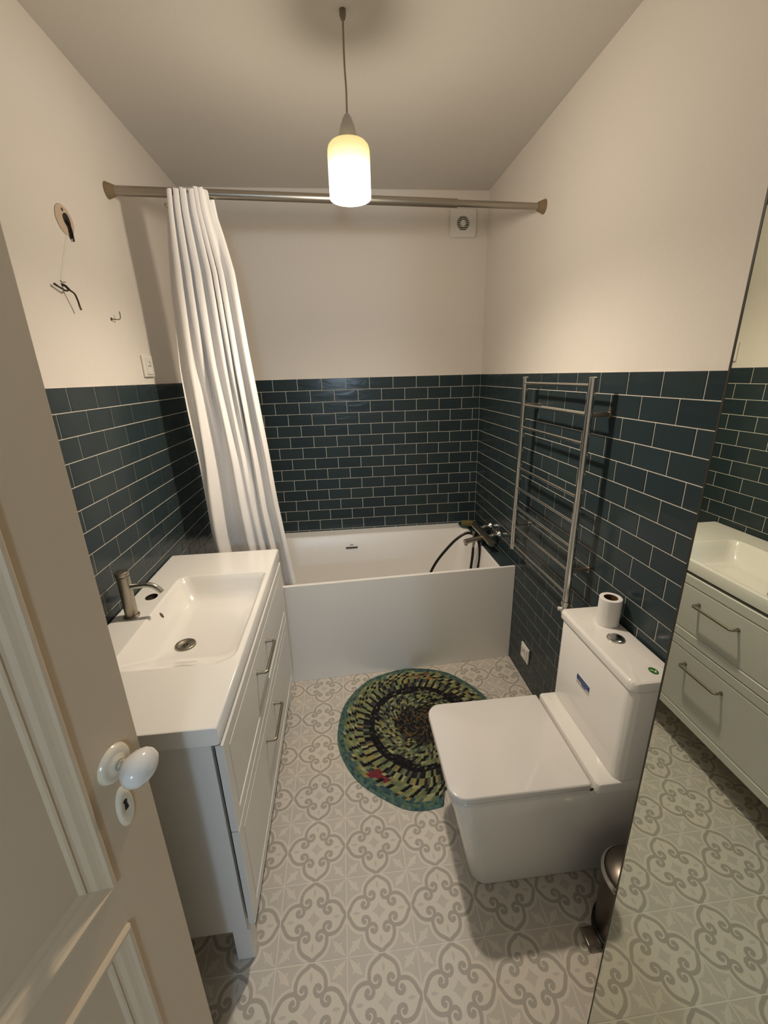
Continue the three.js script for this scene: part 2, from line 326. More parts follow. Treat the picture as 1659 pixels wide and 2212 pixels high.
// ---------------------------------------------------------------- bathtub
const zf = x => 0.821 - 0.045 * x;                      // front face of the bath
const BH = 0.585;
{
  const xe = 1.705, t = thing('bathtub', 'built-in white bathtub with a plain flat front panel', 'bathtub', [0.85, 0, 0.4]);
  const sh = new THREE.Shape([[0.008, zf(0.008)], [xe, zf(xe)], [xe, zf(xe) - 0.012], [0.008, zf(0.008) - 0.012]].map(p => new THREE.Vector2(p[0], -p[1])));
  part(t, 'front_panel', new THREE.ExtrudeGeometry(sh, { depth: BH - 0.004, bevelEnabled: true, bevelSize: 0.0015, bevelThickness: 0.0015, bevelSegments: 2 }).rotateX(-Math.PI / 2).translate(0, 0.0018, 0), M.acrylic);
  // rim with its opening, then the well
  const open = d => [[0.05 + d, 0.105 + d], [0.05 + d, zf(0.05) - 0.0165 - d], [1.612 - d, zf(1.612) - 0.0165 - d], [1.612 - d, 0.105 + d]];
  const rs = new THREE.Shape([[0.008, 0.008], [1.622, 0.008], [1.622, zf(1.622) - 0.0125], [0.008, zf(0.008) - 0.0125]].map(p => new THREE.Vector2(p[0], -p[1])));
  rs.holes.push(new THREE.Path(roundPoly(open(0), 0.03, 8).map(p => new THREE.Vector2(p[0], -p[1]))));
  part(t, 'rim', new THREE.ExtrudeGeometry(rs, { depth: 0.03, bevelEnabled: true, bevelSize: 0.002, bevelThickness: 0.003, bevelSegments: 3 }).rotateX(-Math.PI / 2).translate(0, BH - 0.033, 0), M.acrylic);
  const R = (dx, dzb, r, y, dzf = 0.004 + dzb * 0.35) => level(roundPoly([[0.05 + dx, 0.105 + dzb], [0.05 + dx, zf(0.05) - 0.0165 - dzf], [1.612 - dx * 0.7, zf(1.612) - 0.0165 - dzf], [1.612 - dx * 0.7, 0.105 + dzb]], r, 8), y);
  part(t, 'well', loft([R(0.0, 0, 0.032, BH - 0.001, 0), R(0.004, 0.004, 0.034, BH - 0.008), R(0.02, 0.018, 0.05, 0.42), R(0.05, 0.04, 0.07, 0.24), R(0.07, 0.055, 0.08, 0.17), R(0.11, 0.09, 0.09, 0.135), R(0.17, 0.14, 0.08, 0.125)].map(l => l.reverse()), { capEnd: true, crease: 0.9 }), M.acrylic);
  part(t, 'overflow_slot', rbox(0.786, 0.866, 0.490, 0.4985, 0.112, 0.124, 0.003), std({ color: 0x3a3128, roughness: 0.6 }), 'dark narrow overflow slot in the far inner wall');
  part(t, 'emblem', merge([box(0.816, 0.821, 0.513, 0.517, 0.113, 0.1195), box(0.823, 0.829, 0.513, 0.518, 0.113, 0.1195), box(0.831, 0.837, 0.513, 0.517, 0.113, 0.1195)]), std({ color: 0x8e867c, roughness: 0.5 }));
}
// tiled ledge between bath and right wall
{
  const l = struct('trim_2', box(1.6255, W - 0.0065, 0, BH - 0.004, 0.0065, zf(1.7) - 0.0145), M.grout);
  for (let z = 0.735; z > 0.02; z -= Q) { const a = Math.max(0.008, z - Q + 0.0026), w = W - 0.0075 - 1.6265, m = mesh('tile', tileGeo(w, Math.min(z, 0.729) - a, 0.006), TILE[Math.floor(rnd() * 4)], l); m.rotation.x = -Math.PI / 2; m.position.set(1.6265 + w / 2, BH + 0.0015, (Math.min(z, 0.729) + a) / 2); }
}

// ---------------------------------------------------------------- bath mixer and hose
{
  const bx = 1.629, by = 0.655, t = thing('bath_mixer', 'steel wall-mounted bath mixer with a looping black shower hose', 'bath tap', [W - 0.006, 0.67, 0.404]);
  const body = part(t, 'body', merge([cyl(V(bx, by, 0.292), V(bx, by, 0.54), 0.0195), cyl(V(bx, by, 0.255), V(bx, by, 0.288), 0.021), cyl(V(bx, by, 0.544), V(bx, by, 0.578), 0.021)]), M.brushed);
  for (const z of [0.327, 0.481]) {
    part(t, 'wall_connector', merge([cyl(V(bx + 0.01, by + 0.004, z), V(W - 0.02, 0.668, z), 0.0115), cyl(V(W - 0.05, 0.666, z), V(W - 0.03, 0.667, z), 0.016)]), M.steel);
    part(t, 'wall_rose', cyl(V(W - 0.020, 0.668, z), V(W - 0.0062, 0.669, z), 0.024, 0.029), M.chrome);
  }
  part(t, 'spout', merge([cyl(V(bx - 0.004, by - 0.006, 0.448), V(1.497, by - 0.020, 0.482), 0.0145, 0.0155, 28), cyl(V(bx - 0.004, by - 0.006, 0.448), V(bx - 0.024, by - 0.008, 0.453), 0.018, 0.017, 28), cyl(V(1.508, by - 0.024, 0.480), V(1.506, by - 0.042, 0.481), 0.010, 0.0095, 20)]), M.brushed);
  part(t, 'diverter_knob', merge([cyl(V(1.556, by, 0.463), V(1.556, by + 0.026, 0.463), 0.006), cyl(V(1.556, by + 0.024, 0.463), V(1.556, by + 0.040, 0.463), 0.010, 0.009)]), M.brushed);
  part(t, 'hose_connector', cyl(V(1.560, by - 0.012, 0.468), V(1.556, by - 0.064, 0.468), 0.009, 0.0075), M.brushed);
  part(t, 'hose', tube([V(1.556, 0.592, 0.468), V(1.553, 0.52, 0.466), V(1.545, 0.42, 0.462), V(1.535, 0.28, 0.455), V(1.54, 0.17, 0.445), V(1.575, 0.145, 0.42), V(1.585, 0.20, 0.43), V(1.592, 0.32, 0.45), V(1.594, 0.426, 0.455), V(1.603, 0.512, 0.455), V(1.594, 0.612, 0.452),
    V(1.563, 0.666, 0.452), V(1.521, 0.680, 0.452), V(1.462, 0.650, 0.452), V(1.386, 0.572, 0.452), V(1.330, 0.497, 0.452), V(1.293, 0.42, 0.452), V(1.262, 0.30, 0.45), V(1.235, 0.17, 0.44), V(1.17, 0.140, 0.40), V(1.05, 0.139, 0.36)], 0.0082, 220, 12), M.rubber, 'black flexible shower hose');
}
// soap dish and sponge on the corner of the bath
{
  const c = [1.628, BH + 0.003, 0.088], t = thing('soap_dish', 'round dark green soap dish on the corner of the bath', 'soap dish', c);
  part(t, 'dish', lathe([[0, 0.004], [0.035, 0.004], [0.050, 0.010], [0.057, 0.018], [0.059, 0.017], [0.053, 0.006], [0.040, 0.0], [0, 0]], 40).translate(...c), std({ color: 0x1f4444, roughness: 0.35 }));
  const s = thing('sponge', 'small yellow-brown sponge lying on the green soap dish', 'sponge', [c[0], c[1] + 0.0045, c[2]]);
  const g = new RoundedBoxGeometry(0.078, 0.030, 0.048, 6, 0.006), p = g.attributes.position;
  for (let i = 0; i < p.count; i++) { const k = 1 + 0.03 * (hash(Math.round(p.getX(i) * 400), Math.round(p.getZ(i) * 400), Math.round(p.getY(i) * 400)) - 0.5); p.setXYZ(i, p.getX(i) * k, p.getY(i), p.getZ(i) * k); }
  g.computeVertexNormals(); g.rotateY(-0.15).translate(c[0] + 0.002, c[1] + 0.0055 + 0.015, c[2]);
  part(s, 'foam', g, std({ color: 0x7f7248, roughness: 1, bumpMap: fineBump, bumpScale: 0.002 }));
}

// ---------------------------------------------------------------- shower rod and curtain
const rodA = V(0.0005, 2.265, 0.846), rodB = V(W - 0.0005, 2.262, 0.738);
const rodAt = t => rodA.clone().lerp(rodB, t);
{
  const t = thing('shower_rod', 'steel telescopic shower rod running across from wall to wall', 'curtain rod', [0.857, 2.2635, 0.792]);
  part(t, 'outer_tube', cyl(rodAt(0.012), rodAt(0.775), 0.0162, 0.0162, 32), M.rodSteel);
  part(t, 'inner_tube', cyl(rodAt(0.77), rodAt(0.988), 0.0128, 0.0128, 32), M.rodSteel);
  for (const [a, b] of [[0, 0.017], [1, 0.983]]) part(t, 'end_cap', merge([cyl(rodAt(a), rodAt(lerp(a, b, 0.35)), 0.0275, 0.024, 32), cyl(rodAt(lerp(a, b, 0.35)), rodAt(b), 0.024, 0.0168, 32)]), M.flange);
}
{
  const t = thing('shower_curtain', 'white fabric shower curtain gathered at the left end of the rod', 'curtain', [0.29, 2.27, 0.80]);
  const NU = 300, NV = 110, pos = [], uv = [], idx = [];
  const y1 = 2.272, y0 = 0.21;
  const XL = [[0.2, 0.19], [0.6, 0.165], [0.85, 0.152], [1.25, 0.162], [1.65, 0.158], [1.95, 0.170], [2.1, 0.185], [2.27, 0.203]];
  const XR = [[0.2, 0.555], [0.59, 0.516], [0.82, 0.497], [1.02, 0.479], [1.25, 0.466], [1.6, 0.441], [1.85, 0.424], [2.0, 0.414], [2.1, 0.394], [2.2, 0.374], [2.27, 0.368]];
  const ZC = [[0.2, 0.70], [0.55, 0.725], [0.75, 0.752], [1.1, 0.785], [1.6, 0.806], [2.27, 0.824]];
  for (let j = 0; j <= NV; j++) {
    const v = j / NV, y = lerp(y1, y0, v), xl = table(XL, y), xr = table(XR, y), zc = table(ZC, y);
    const open = sstep(2.2, 0.7, y);                    // how far the folds have merged into broad ones
    for (let i = 0; i <= NU; i++) {
      const u = i / NU;
      const ph = 7.3 * u + 0.22 * Math.sin(9 * u) + 0.12 * Math.sin(17 * u + 1), pm = 4.4 * u + 0.25 * Math.sin(6 * u + 0.5);
      const top = Math.cos(2 * Math.PI * ph), topx = Math.sin(4 * Math.PI * ph);
      const bump = (c, w) => Math.exp(-(((u - c) / w) ** 2));
      const low = 0.050 * bump(0.07, 0.085) - 0.050 * bump(0.27, 0.11) + 0.030 * bump(0.47, 0.07) + 0.024 * bump(0.62, 0.06) - 0.045 * bump(0.715, 0.022) + 0.022 * bump(0.77, 0.03) - 0.022 * bump(0.86, 0.035) + 0.016 * bump(0.96, 0.05);
      const mid = 0.012 * Math.cos(2 * Math.PI * pm);
      const aTop = 0.019 * sstep(1.0, 0.25, open);
      let z = zc + aTop * top + mid * sstep(0.1, 0.5, open) * (1 - 0.75 * open) + low * sstep(0.05, 0.9, open), x = lerp(xl, xr, u) + 0.007 * topx * sstep(0.8, 0, open);
      x += 0.010 * (bump(0.69, 0.02) - bump(0.74, 0.02)) * open;
      const hang = sstep(1.9, 2.24, y), inner = sstep(0.05, 0.11, u) * sstep(0.95, 0.87, u);
      z += hang * (inner * (0.030 - aTop * 0.45 * top) - (1 - inner) * 0.012);
      z -= 0.022 * sstep(0.06, 0, u) * (1 - open); x -= 0.022 * sstep(0.07, 0, u) * sstep(0.95, 0.3, open);
      const topY = (0.004 * Math.sin(40 * u) - 0.030 * (1 - inner)) * sstep(2.1, y1, y);
      z += 0.0025 * Math.sin(41 * v + 17 * u) * open * sstep(0.5, 0.9, u);
      const lim = zf(x) - 0.034; if (y < 0.66) z = Math.min(z, lerp(lim, z, sstep(0.6, 0.66, y)));
      pos.push(x, y + topY, z); uv.push(u * 1.8, (1 - v) * 2);
      if (i && j) { const a = (j - 1) * (NU + 1) + i - 1, b = a + 1, c = a + NU + 1, d = c + 1; idx.push(a, c, b, b, c, d); }
    }
  }
  const g = new THREE.BufferGeometry(); g.setAttribute('position', new THREE.Float32BufferAttribute(pos, 3)); g.setAttribute('uv', new THREE.Float32BufferAttribute(uv, 2)); g.setIndex(idx); g.computeVertexNormals();
  part(t, 'fabric', g, M.fabric);
  part(t, 'eyelet', new THREE.TorusGeometry(0.0065, 0.0016, 10, 24).rotateY(0.5).translate(0.186, 2.236, 0.797), M.nickel, 'small metal eyelet near the top edge');
}

// ---------------------------------------------------------------- extractor fan, sockets, hook, plate, wires
{
  const c = V(1.563, 2.415, 0), t = thing('extractor_fan', 'square white extractor fan with a round slotted grille', 'extractor fan', [c.x, c.y, 0.001]);
  const sh = new THREE.Shape(roundPoly(rect(-0.073, 0.073, -0.067, 0.067), 0.008, 5).map(p => new THREE.Vector2(...p))); const hole = new THREE.Path(); hole.absarc(0, 0, 0.0395, 0, Math.PI * 2); sh.holes.push(hole);
  part(t, 'cover', new THREE.ExtrudeGeometry(sh, { depth: 0.014, bevelEnabled: true, bevelSize: 0.003, bevelThickness: 0.003, bevelSegments: 3, curveSegments: 32 }).translate(c.x, c.y, 0.0035), M.plastic);
  part(t, 'duct', cyl(V(c.x, c.y, 0.0012), V(c.x, c.y, 0.003), 0.042), M.black, 'dark duct opening behind the grille');
  for (let i = -4; i <= 4; i++) { const y = i * 0.0085, hw = Math.sqrt(Math.max(0, 0.042 ** 2 - y * y)); part(t, 'slat', box(c.x - hw, c.x + hw, c.y + y - 0.0020, c.y + y + 0.0012, 0.0125, 0.016), M.plastic); }
  part(t, 'hub', cyl(V(c.x, c.y, 0.006), V(c.x, c.y, 0.0175), 0.0155, 0.015, 32), M.plastic);
  part(t, 'screw', new THREE.SphereGeometry(0.0028, 12, 8).translate(c.x + 0.018, c.y + 0.058, 0.020), M.chrome);
}
function socket(name, label, c, turn, holes) {
  const t = thing(name, label, 'socket', c), r = new THREE.Group();
  const put = (n, g, m, l) => { g.rotateY(turn); const k = mesh(n, g, m, t); if (l) k.userData.label = l; };
  put('plate', new RoundedBoxGeometry(0.088, 0.088, 0.010, 3, 0.004).translate(0, 0, 0.0055), M.plastic);
  const sh = new THREE.Shape(roundPoly(rect(-0.029, 0.029, -0.033, 0.033), 0.005, 4).map(p => new THREE.Vector2(...p))); const h = new THREE.Path(); h.absarc(0, 0, 0.0195, 0, Math.PI * 2); sh.holes.push(h);
  put('insert', new THREE.ExtrudeGeometry(sh, { depth: 0.002, bevelEnabled: true, bevelSize: 0.001, bevelThickness: 0.001, bevelSegments: 2, curveSegments: 24 }).translate(0, 0, 0.0115), M.plastic);
  for (const s of [-1, 1]) put('contact_hole', cyl(V(s * 0.0085 * (holes ? 0 : 1), s * 0.0085 * (holes ? 1 : 0), 0.0106), V(s * 0.0085 * (holes ? 0 : 1), s * 0.0085 * (holes ? 1 : 0), 0.0114), 0.003, 0.003, 16), M.black);
  return { t, put };
}
{
  const a = socket('wall_socket', 'white shaver socket on the plain wall just above the tiles', [0.0008, 1.660, 0.795], Math.PI / 2, false);
  a.put('printed_strip', box(-0.016, 0.016, -0.031, -0.025, 0.0130, 0.0139), std({ color: 0xb5ae9e, roughness: 0.6 }));
  socket('wall_socket', 'white wall socket low down on the dark tiles near the toilet', [W - face - 0.0008, 0.180, 0.957], -Math.PI / 2, true);
}
{
  const t = thing('wall_hook', 'tiny bent metal screw hook in the plain wall', 'hook', [0, 1.816, 1.0]);
  part(t, 'shank', tube([V(-0.004, 1.815, 1.018), V(0.008, 1.815, 1.012), V(0.020, 1.816, 0.998), V(0.023, 1.822, 0.994), V(0.0235, 1.842, 0.994)], 0.0018, 40, 8), std({ color: 0x6d655a, metalness: 0.8, roughness: 0.4 }));
  part(t, 'collar', cyl(V(0.0004, 1.815, 1.017), V(0.003, 1.815, 1.0155), 0.0052), std({ color: 0x5a5148, metalness: 0.7, roughness: 0.4 }));
}
{
  const c = V(0.001, 2.071, 1.180), t = thing('junction_plate', 'round pinkish plate with a dark broken hole and dangling wire end', 'cover plate', [c.x, c.y, c.z]);
  part(t, 'plate', lathe([[0, 0.002], [0.034, 0.002], [0.040, 0.0012], [0.041, 0], [0, 0]], 40).rotateZ(-Math.PI / 2).scale(1, 1, 1.12).translate(c.x - 0.0004, c.y, c.z), std({ color: 0xcdb8a2, roughness: 0.8 }));
  const blob = [[-0.006, 0.018], [0.006, 0.020], [0.015, 0.010], [0.017, -0.002], [0.012, -0.012], [0.013, -0.028], [0.004, -0.040], [-0.002, -0.030], [-0.003, -0.014], [-0.012, -0.004], [-0.014, 0.010]];
  const sh = new THREE.Shape(new THREE.SplineCurve(blob.concat([blob[0]]).map(p => new THREE.Vector2(p[0], p[1]))).getPoints(60).map(p => p.multiplyScalar(1.15)));
  part(t, 'cable_hole', new THREE.ExtrudeGeometry(sh, { depth: 0.0006, bevelEnabled: false }).rotateY(Math.PI / 2).translate(c.x + 0.0018, c.y - 0.002, c.z - 0.006), M.darkHole);
  part(t, 'wire_end', tube([V(0.003, c.y + 0.004, c.z - 0.004), V(0.008, c.y - 0.010, c.z - 0.008), V(0.008, c.y - 0.03, c.z - 0.013), V(0.006, c.y - 0.053, c.z - 0.016)], 0.0028, 30, 8), M.darkHole);
  part(t, 'screw', cyl(V(0.0026, c.y + 0.026, c.z + 0.006), V(0.0042, c.y + 0.026, c.z + 0.006), 0.0042), std({ color: 0x5d5347, metalness: 0.6, roughness: 0.5 }));
}
{
  const c = V(0, 1.876, 1.272), t = thing('loose_wires', 'pair of dark loose electrical wires sticking out of the wall', 'wires', [c.x, c.y, c.z]);
  const wm = std({ color: 0x2a211a, roughness: 0.6 }), fm = std({ color: 0x6a5d44, roughness: 0.5 });
  part(t, 'stub', tube([V(-0.003, c.y + 0.004, c.z + 0.002), V(0.008, c.y - 0.001, c.z), V(0.016, c.y - 0.012, c.z - 0.002)], 0.0036, 16, 8), wm);
  part(t, 'wire', tube([V(0.014, c.y - 0.010, c.z - 0.001), V(0.024, c.y - 0.020, c.z - 0.008), V(0.024, c.y - 0.036, c.z - 0.018), V(0.022, c.y - 0.052, c.z - 0.026)], 0.0025, 30, 8), wm);
  part(t, 'wire_connector', cyl(V(0.022, c.y - 0.050, c.z - 0.025), V(0.0215, c.y - 0.062, c.z - 0.031), 0.003), fm);
  part(t, 'wire', tube([V(0.014, c.y - 0.011, c.z - 0.002), V(0.014, c.y - 0.016, c.z + 0.012), V(0.012, c.y - 0.012, c.z + 0.034), V(0.011, c.y - 0.008, c.z + 0.050)], 0.0025, 30, 8), wm);
  part(t, 'wire_connector', cyl(V(0.0112, c.y - 0.0085, c.z + 0.048), V(0.0108, c.y - 0.006, c.z + 0.058), 0.0031), wm);
  part(t, 'wire', tube([V(-0.002, c.y + 0.014, c.z + 0.006), V(0.006, c.y + 0.008, c.z + 0.004), V(0.010, c.y + 0.010, c.z - 0.004)], 0.0012, 16, 8), fm);
}

// ---------------------------------------------------------------- vanity cabinet, washbasin, tap
const VZ0 = 0.928, VZ1 = 1.972, VX = 0.483;
{
  const t = thing('vanity_cabinet', 'pale grey bathroom cabinet with two wide drawers on short legs', 'cabinet', [0.24, 0, 1.45]);
  const z0 = VZ0 + 0.010, z1 = VZ1 - 0.010, xb = 0.010, xf = 0.4585, yb = 0.125, yt = 0.798;
  for (const [a, b] of [[z0, z0 + 0.018], [z1 - 0.018, z1]]) part(t, 'side_panel', rbox(xb, xf, yb, yt, a, b, 0.0015), M.lacquer);
  part(t, 'bottom_panel', box(xb, xf, yb + 0.002, yb + 0.018, z0 + 0.0185, z1 - 0.0185), M.lacquer);
  part(t, 'back_panel', box(xb, xb + 0.008, yb + 0.020, 0.70, z0 + 0.0185, z1 - 0.0185), M.lacquer);
  part(t, 'top_rail', box(xf - 0.018, xf, yt - 0.03, yt, z0 + 0.0185, z1 - 0.0185), M.lacquer);
  for (const [x0, x1] of [[xb, xb + 0.045], [xf - 0.0405, xf + 0.0075]]) for (const [a, b] of [[z0, z0 + 0.045], [z1 - 0.045, z1]]) part(t, 'leg', rbox(x0, x1, 0.001, yb - 0.0005, a, b, 0.002), M.lacquer);
  const front = (yl, yh, hy) => {
    const w = z1 - z0 - 0.004, h = yh - yl;
    const g = ringFace(w, h, [[0, -0.018], [0, -0.002], [0.002, 0], [0.036, 0], [0.039, -0.0045], [0.043, -0.0045], [0.0455, -0.001], [0.06, -0.0005]]);
    const back = new THREE.PlaneGeometry(w, h).rotateY(Math.PI).translate(w / 2, h / 2, -0.018);
    const d = part(t, 'drawer_front', merge([g, back]).rotateY(Math.PI / 2).translate(0.4845, yl, z1 - 0.002), M.lacquer);
    const hz0 = 1.412, hz1 = 1.586, X = 0.516;
    const path = [V(0.4847, hy, hz0), V(X - 0.006, hy, hz0), V(X, hy, hz0 + 0.006), V(X, hy, hz1 - 0.006), V(X - 0.006, hy, hz1), V(0.4847, hy, hz1)];
    const bars = []; for (let i = 0; i < 5; i++) bars.push(cyl(path[i], path[i + 1], 0.0052, 0.0052, 14)); for (let i = 1; i < 5; i++) bars.push(new THREE.SphereGeometry(0.0052, 14, 10).translate(path[i].x, path[i].y, path[i].z));
    for (const z of [hz0, hz1]) bars.push(cyl(V(0.4847, hy, z), V(0.4875, hy, z), 0.0075, 0.0075, 16));
    part(t, 'handle', merge(bars), M.nickel, 'brushed nickel bar handle');
  };
  front(0.509, 0.787, 0.690);
  front(0.148, 0.505, 0.410);
}
{
  const Y = 0.850, t = thing('washbasin', 'wide cream-white rectangular washbasin with integrated worktop on the cabinet', 'washbasin', [0.24, 0.80, 1.45]);
  const bx0 = 0.127, bx1 = 0.461, bz0 = 1.163, bz1 = 1.735;
  const outer = d => roundPoly([[0.0085 + d, VZ0 + d], [0.0085 + d, VZ1 - d], [VX - d, VZ1 - d], [VX - d, VZ0 + d]], 0.010 - d * 0.8, 5);
  const hole = roundPoly([[bx0 - 0.006, bz0 - 0.006], [bx0 - 0.006, bz1 + 0.006], [bx1 + 0.006, bz1 + 0.006], [bx1 + 0.006, bz0 - 0.006]], [0.038, 0.018, 0.061, 0.024], 10);
  const deck = () => { const sh = new THREE.Shape(outer(0.005).map(p => new THREE.Vector2(p[0], -p[1]))); sh.holes.push(new THREE.Path(hole.map(p => new THREE.Vector2(p[0], -p[1])))); const e = new THREE.Path(); e.absellipse(0.077, -1.314, 0.0205, 0.0246, 0, Math.PI * 2); sh.holes.push(e); return new THREE.ShapeGeometry(sh, 24); };
  const edge = [level(outer(0.005), Y)]; for (let k = 1; k <= 5; k++) { const a = k / 5 * Math.PI / 2; edge.push(level(outer(0.005 * (1 - Math.sin(a))), Y - 0.005 * (1 - Math.cos(a)))); }
  edge.push(level(outer(0), Y - 0.048), level(outer(0.002), Y - 0.050), level(outer(0.005), Y - 0.050));
  part(t, 'worktop', merge([deck().rotateX(-Math.PI / 2).translate(0, Y, 0), loft(edge, { crease: 0.7 }), deck().rotateX(Math.PI / 2).scale(1, 1, -1).translate(0, Y - 0.050, 0)]), M.ceramic);
  const L = (x0, z1, x1, z0, r, y) => level(roundPoly([[x0, z0], [x0, z1], [x1, z1], [x1, z0]], r, 10), y).reverse();
  // order of the corners: wall/far, wall/near, front/near, front/far
  const bowl = loft([
    L(bx0 - 0.006, bz1 + 0.006, bx1 + 0.006, bz0 - 0.006, [0.038, 0.018, 0.061, 0.024], Y),
    L(bx0 - 0.003, bz1 + 0.003, bx1 + 0.003, bz0 - 0.003, [0.037, 0.018, 0.060, 0.023], Y - 0.0004),
    L(bx0, bz1, bx1, bz0, [0.036, 0.018, 0.059, 0.022], Y - 0.0018),
    L(bx0 + 0.002, bz1 - 0.004, bx1 - 0.002, bz0 + 0.002, [0.035, 0.02, 0.058, 0.022], Y - 0.005),
    L(bx0 + 0.012, bz1 - 0.040, bx1 - 0.005, bz0 + 0.012, [0.036, 0.03, 0.062, 0.03], Y - 0.025),
    L(bx0 + 0.028, bz1 - 0.085, bx1 - 0.010, bz0 + 0.030, [0.038, 0.04, 0.066, 0.04], Y - 0.055),
    L(bx0 + 0.042, bz1 - 0.120, bx1 - 0.018, bz0 + 0.046, [0.040, 0.05, 0.07, 0.05], Y - 0.078),
    L(bx0 + 0.056, bz1 - 0.145, bx1 - 0.034, bz0 + 0.066, [0.042, 0.05, 0.07, 0.055], Y - 0.089),
    L(bx0 + 0.075, bz1 - 0.170, bx1 - 0.075, bz0 + 0.110, [0.045, 0.045, 0.06, 0.055], Y - 0.0945),
    L(0.222, 1.507, 0.256, 1.473, 0.016, Y - 0.1005),
  ], { capEnd: true, crease: 1.2 });
  part(t, 'bowl', bowl, M.ceramic);
  const d = part(t, 'drain', merge([lathe([[0.0, 0.0012], [0.010, 0.0012], [0.018, 0.0025], [0.022, 0.006], [0.029, 0.0075], [0.0325, 0.0062], [0.0335, 0.003], [0.033, -0.004]], 48), new THREE.TorusGeometry(0.0125, 0.0016, 8, 36).rotateX(Math.PI / 2).translate(0, 0.002, 0)]).translate(0.239, Y - 0.0995, 1.49), M.nickel, 'round metal drain');
  for (const a of [0.4, 1.97, 3.54, 5.1]) part(d, 'drain_hole', cyl(V(0.239 + 0.006 * Math.cos(a), Y - 0.0986, 1.49 + 0.006 * Math.sin(a)), V(0.239 + 0.006 * Math.cos(a), Y - 0.0977, 1.49 + 0.006 * Math.sin(a)), 0.0032, 0.0032, 14), M.black);
  part(t, 'overflow_hole', new THREE.SphereGeometry(1, 24, 14).scale(0.0028, 0.012, 0.0075).rotateZ(0.55).translate(0.140, Y - 0.028, 1.402), std({ color: 0x5a4c3c, roughness: 0.6 }));
  part(t, 'spare_tap_hole', lathe([[0, -0.022], [0.0175, -0.022], [0.0185, -0.002], [0.0205, -0.0035]], 40).scale(1, 1, 1.2).translate(0.077, Y, 1.314), M.darkHole, 'dark open spare tap hole');
}
{
  const b = V(0.066, 0.8503, 1.442), t = thing('basin_tap', 'slim brushed steel basin tap with a short curved spout', 'tap', [b.x, b.y, b.z]);
  part(t, 'base_ring', lathe([[0, 0], [0.0245, 0], [0.0245, 0.004], [0.020, 0.006], [0, 0.006]], 40).translate(b.x, b.y, b.z), M.brushed);
  part(t, 'body', lathe([[0, 0.005], [0.0195, 0.005], [0.0195, 0.146], [0.0185, 0.147], [0, 0.147]], 40).translate(b.x, b.y, b.z), M.brushed);
  part(t, 'lever_cap', lathe([[0, 0.148], [0.0188, 0.148], [0.0205, 0.150], [0.0205, 0.163], [0.0195, 0.165], [0, 0.166]], 40).translate(b.x - 0.001, b.y, b.z), M.brushed);
  part(t, 'spout', tube([V(b.x + 0.015, b.y + 0.108, b.z), V(b.x + 0.045, b.y + 0.111, b.z), V(b.x + 0.075, b.y + 0.110, b.z), V(b.x + 0.093, b.y + 0.102, b.z), V(b.x + 0.109, b.y + 0.084, b.z)], 0.0092, 40, 18), M.steel);
  part(t, 'aerator', cyl(V(b.x + 0.1075, b.y + 0.0865, b.z), V(b.x + 0.1105, b.y + 0.082, b.z), 0.0086, 0.0084, 24), M.brushed);
}

// ---------------------------------------------------------------- towel rail
{
  const X = W - face - 0.076, zs = [0.865, 1.39], t = thing('towel_rail', 'tall ladder-style steel towel rail mounted on the tiled wall', 'towel rail', [W - face, 0.745, 1.13]);
  for (const z of zs) part(t, 'post', merge([cyl(V(X, 0.745, z), V(X, 1.572, z), 0.0128, 0.0128, 28), cyl(V(X, 1.572, z), V(X, 1.575, z), 0.0128, 0.010, 28)]), M.steel);
  for (const y of [1.547, 1.452, 1.354, 1.162, 1.064, 0.969, 0.871, 0.775]) part(t, 'bar', cyl(V(X, y, zs[0] + 0.01), V(X, y, zs[1] - 0.01), 0.0062, 0.0062, 18), M.steel);
  for (const z of zs) for (const y of [1.452, 0.875]) part(t, 'bracket', merge([cyl(V(X + 0.010, y, z), V(W - face - 0.003, y, z), 0.0085, 0.0085, 20), cyl(V(W - face - 0.004, y, z), V(W - face - 0.0003, y, z), 0.014, 0.014, 24)]), M.brushed);
  const v = part(t, 'valve', merge([cyl(V(X, 0.744, 1.39), V(X, 0.728, 1.39), 0.0165, 0.0165, 28), cyl(V(X, 0.728, 1.39), V(X, 0.69, 1.39), 0.0115, 0.013, 24), cyl(V(X, 0.70, 1.39), V(W - face - 0.001, 0.70, 1.39), 0.009, 0.009, 20)]), M.steel);
  part(v, 'valve_knob', merge([cyl(V(X - 0.004, 0.706, 1.385), V(X - 0.022, 0.706, 1.378), 0.006, 0.008, 20)]), M.plastic);
}

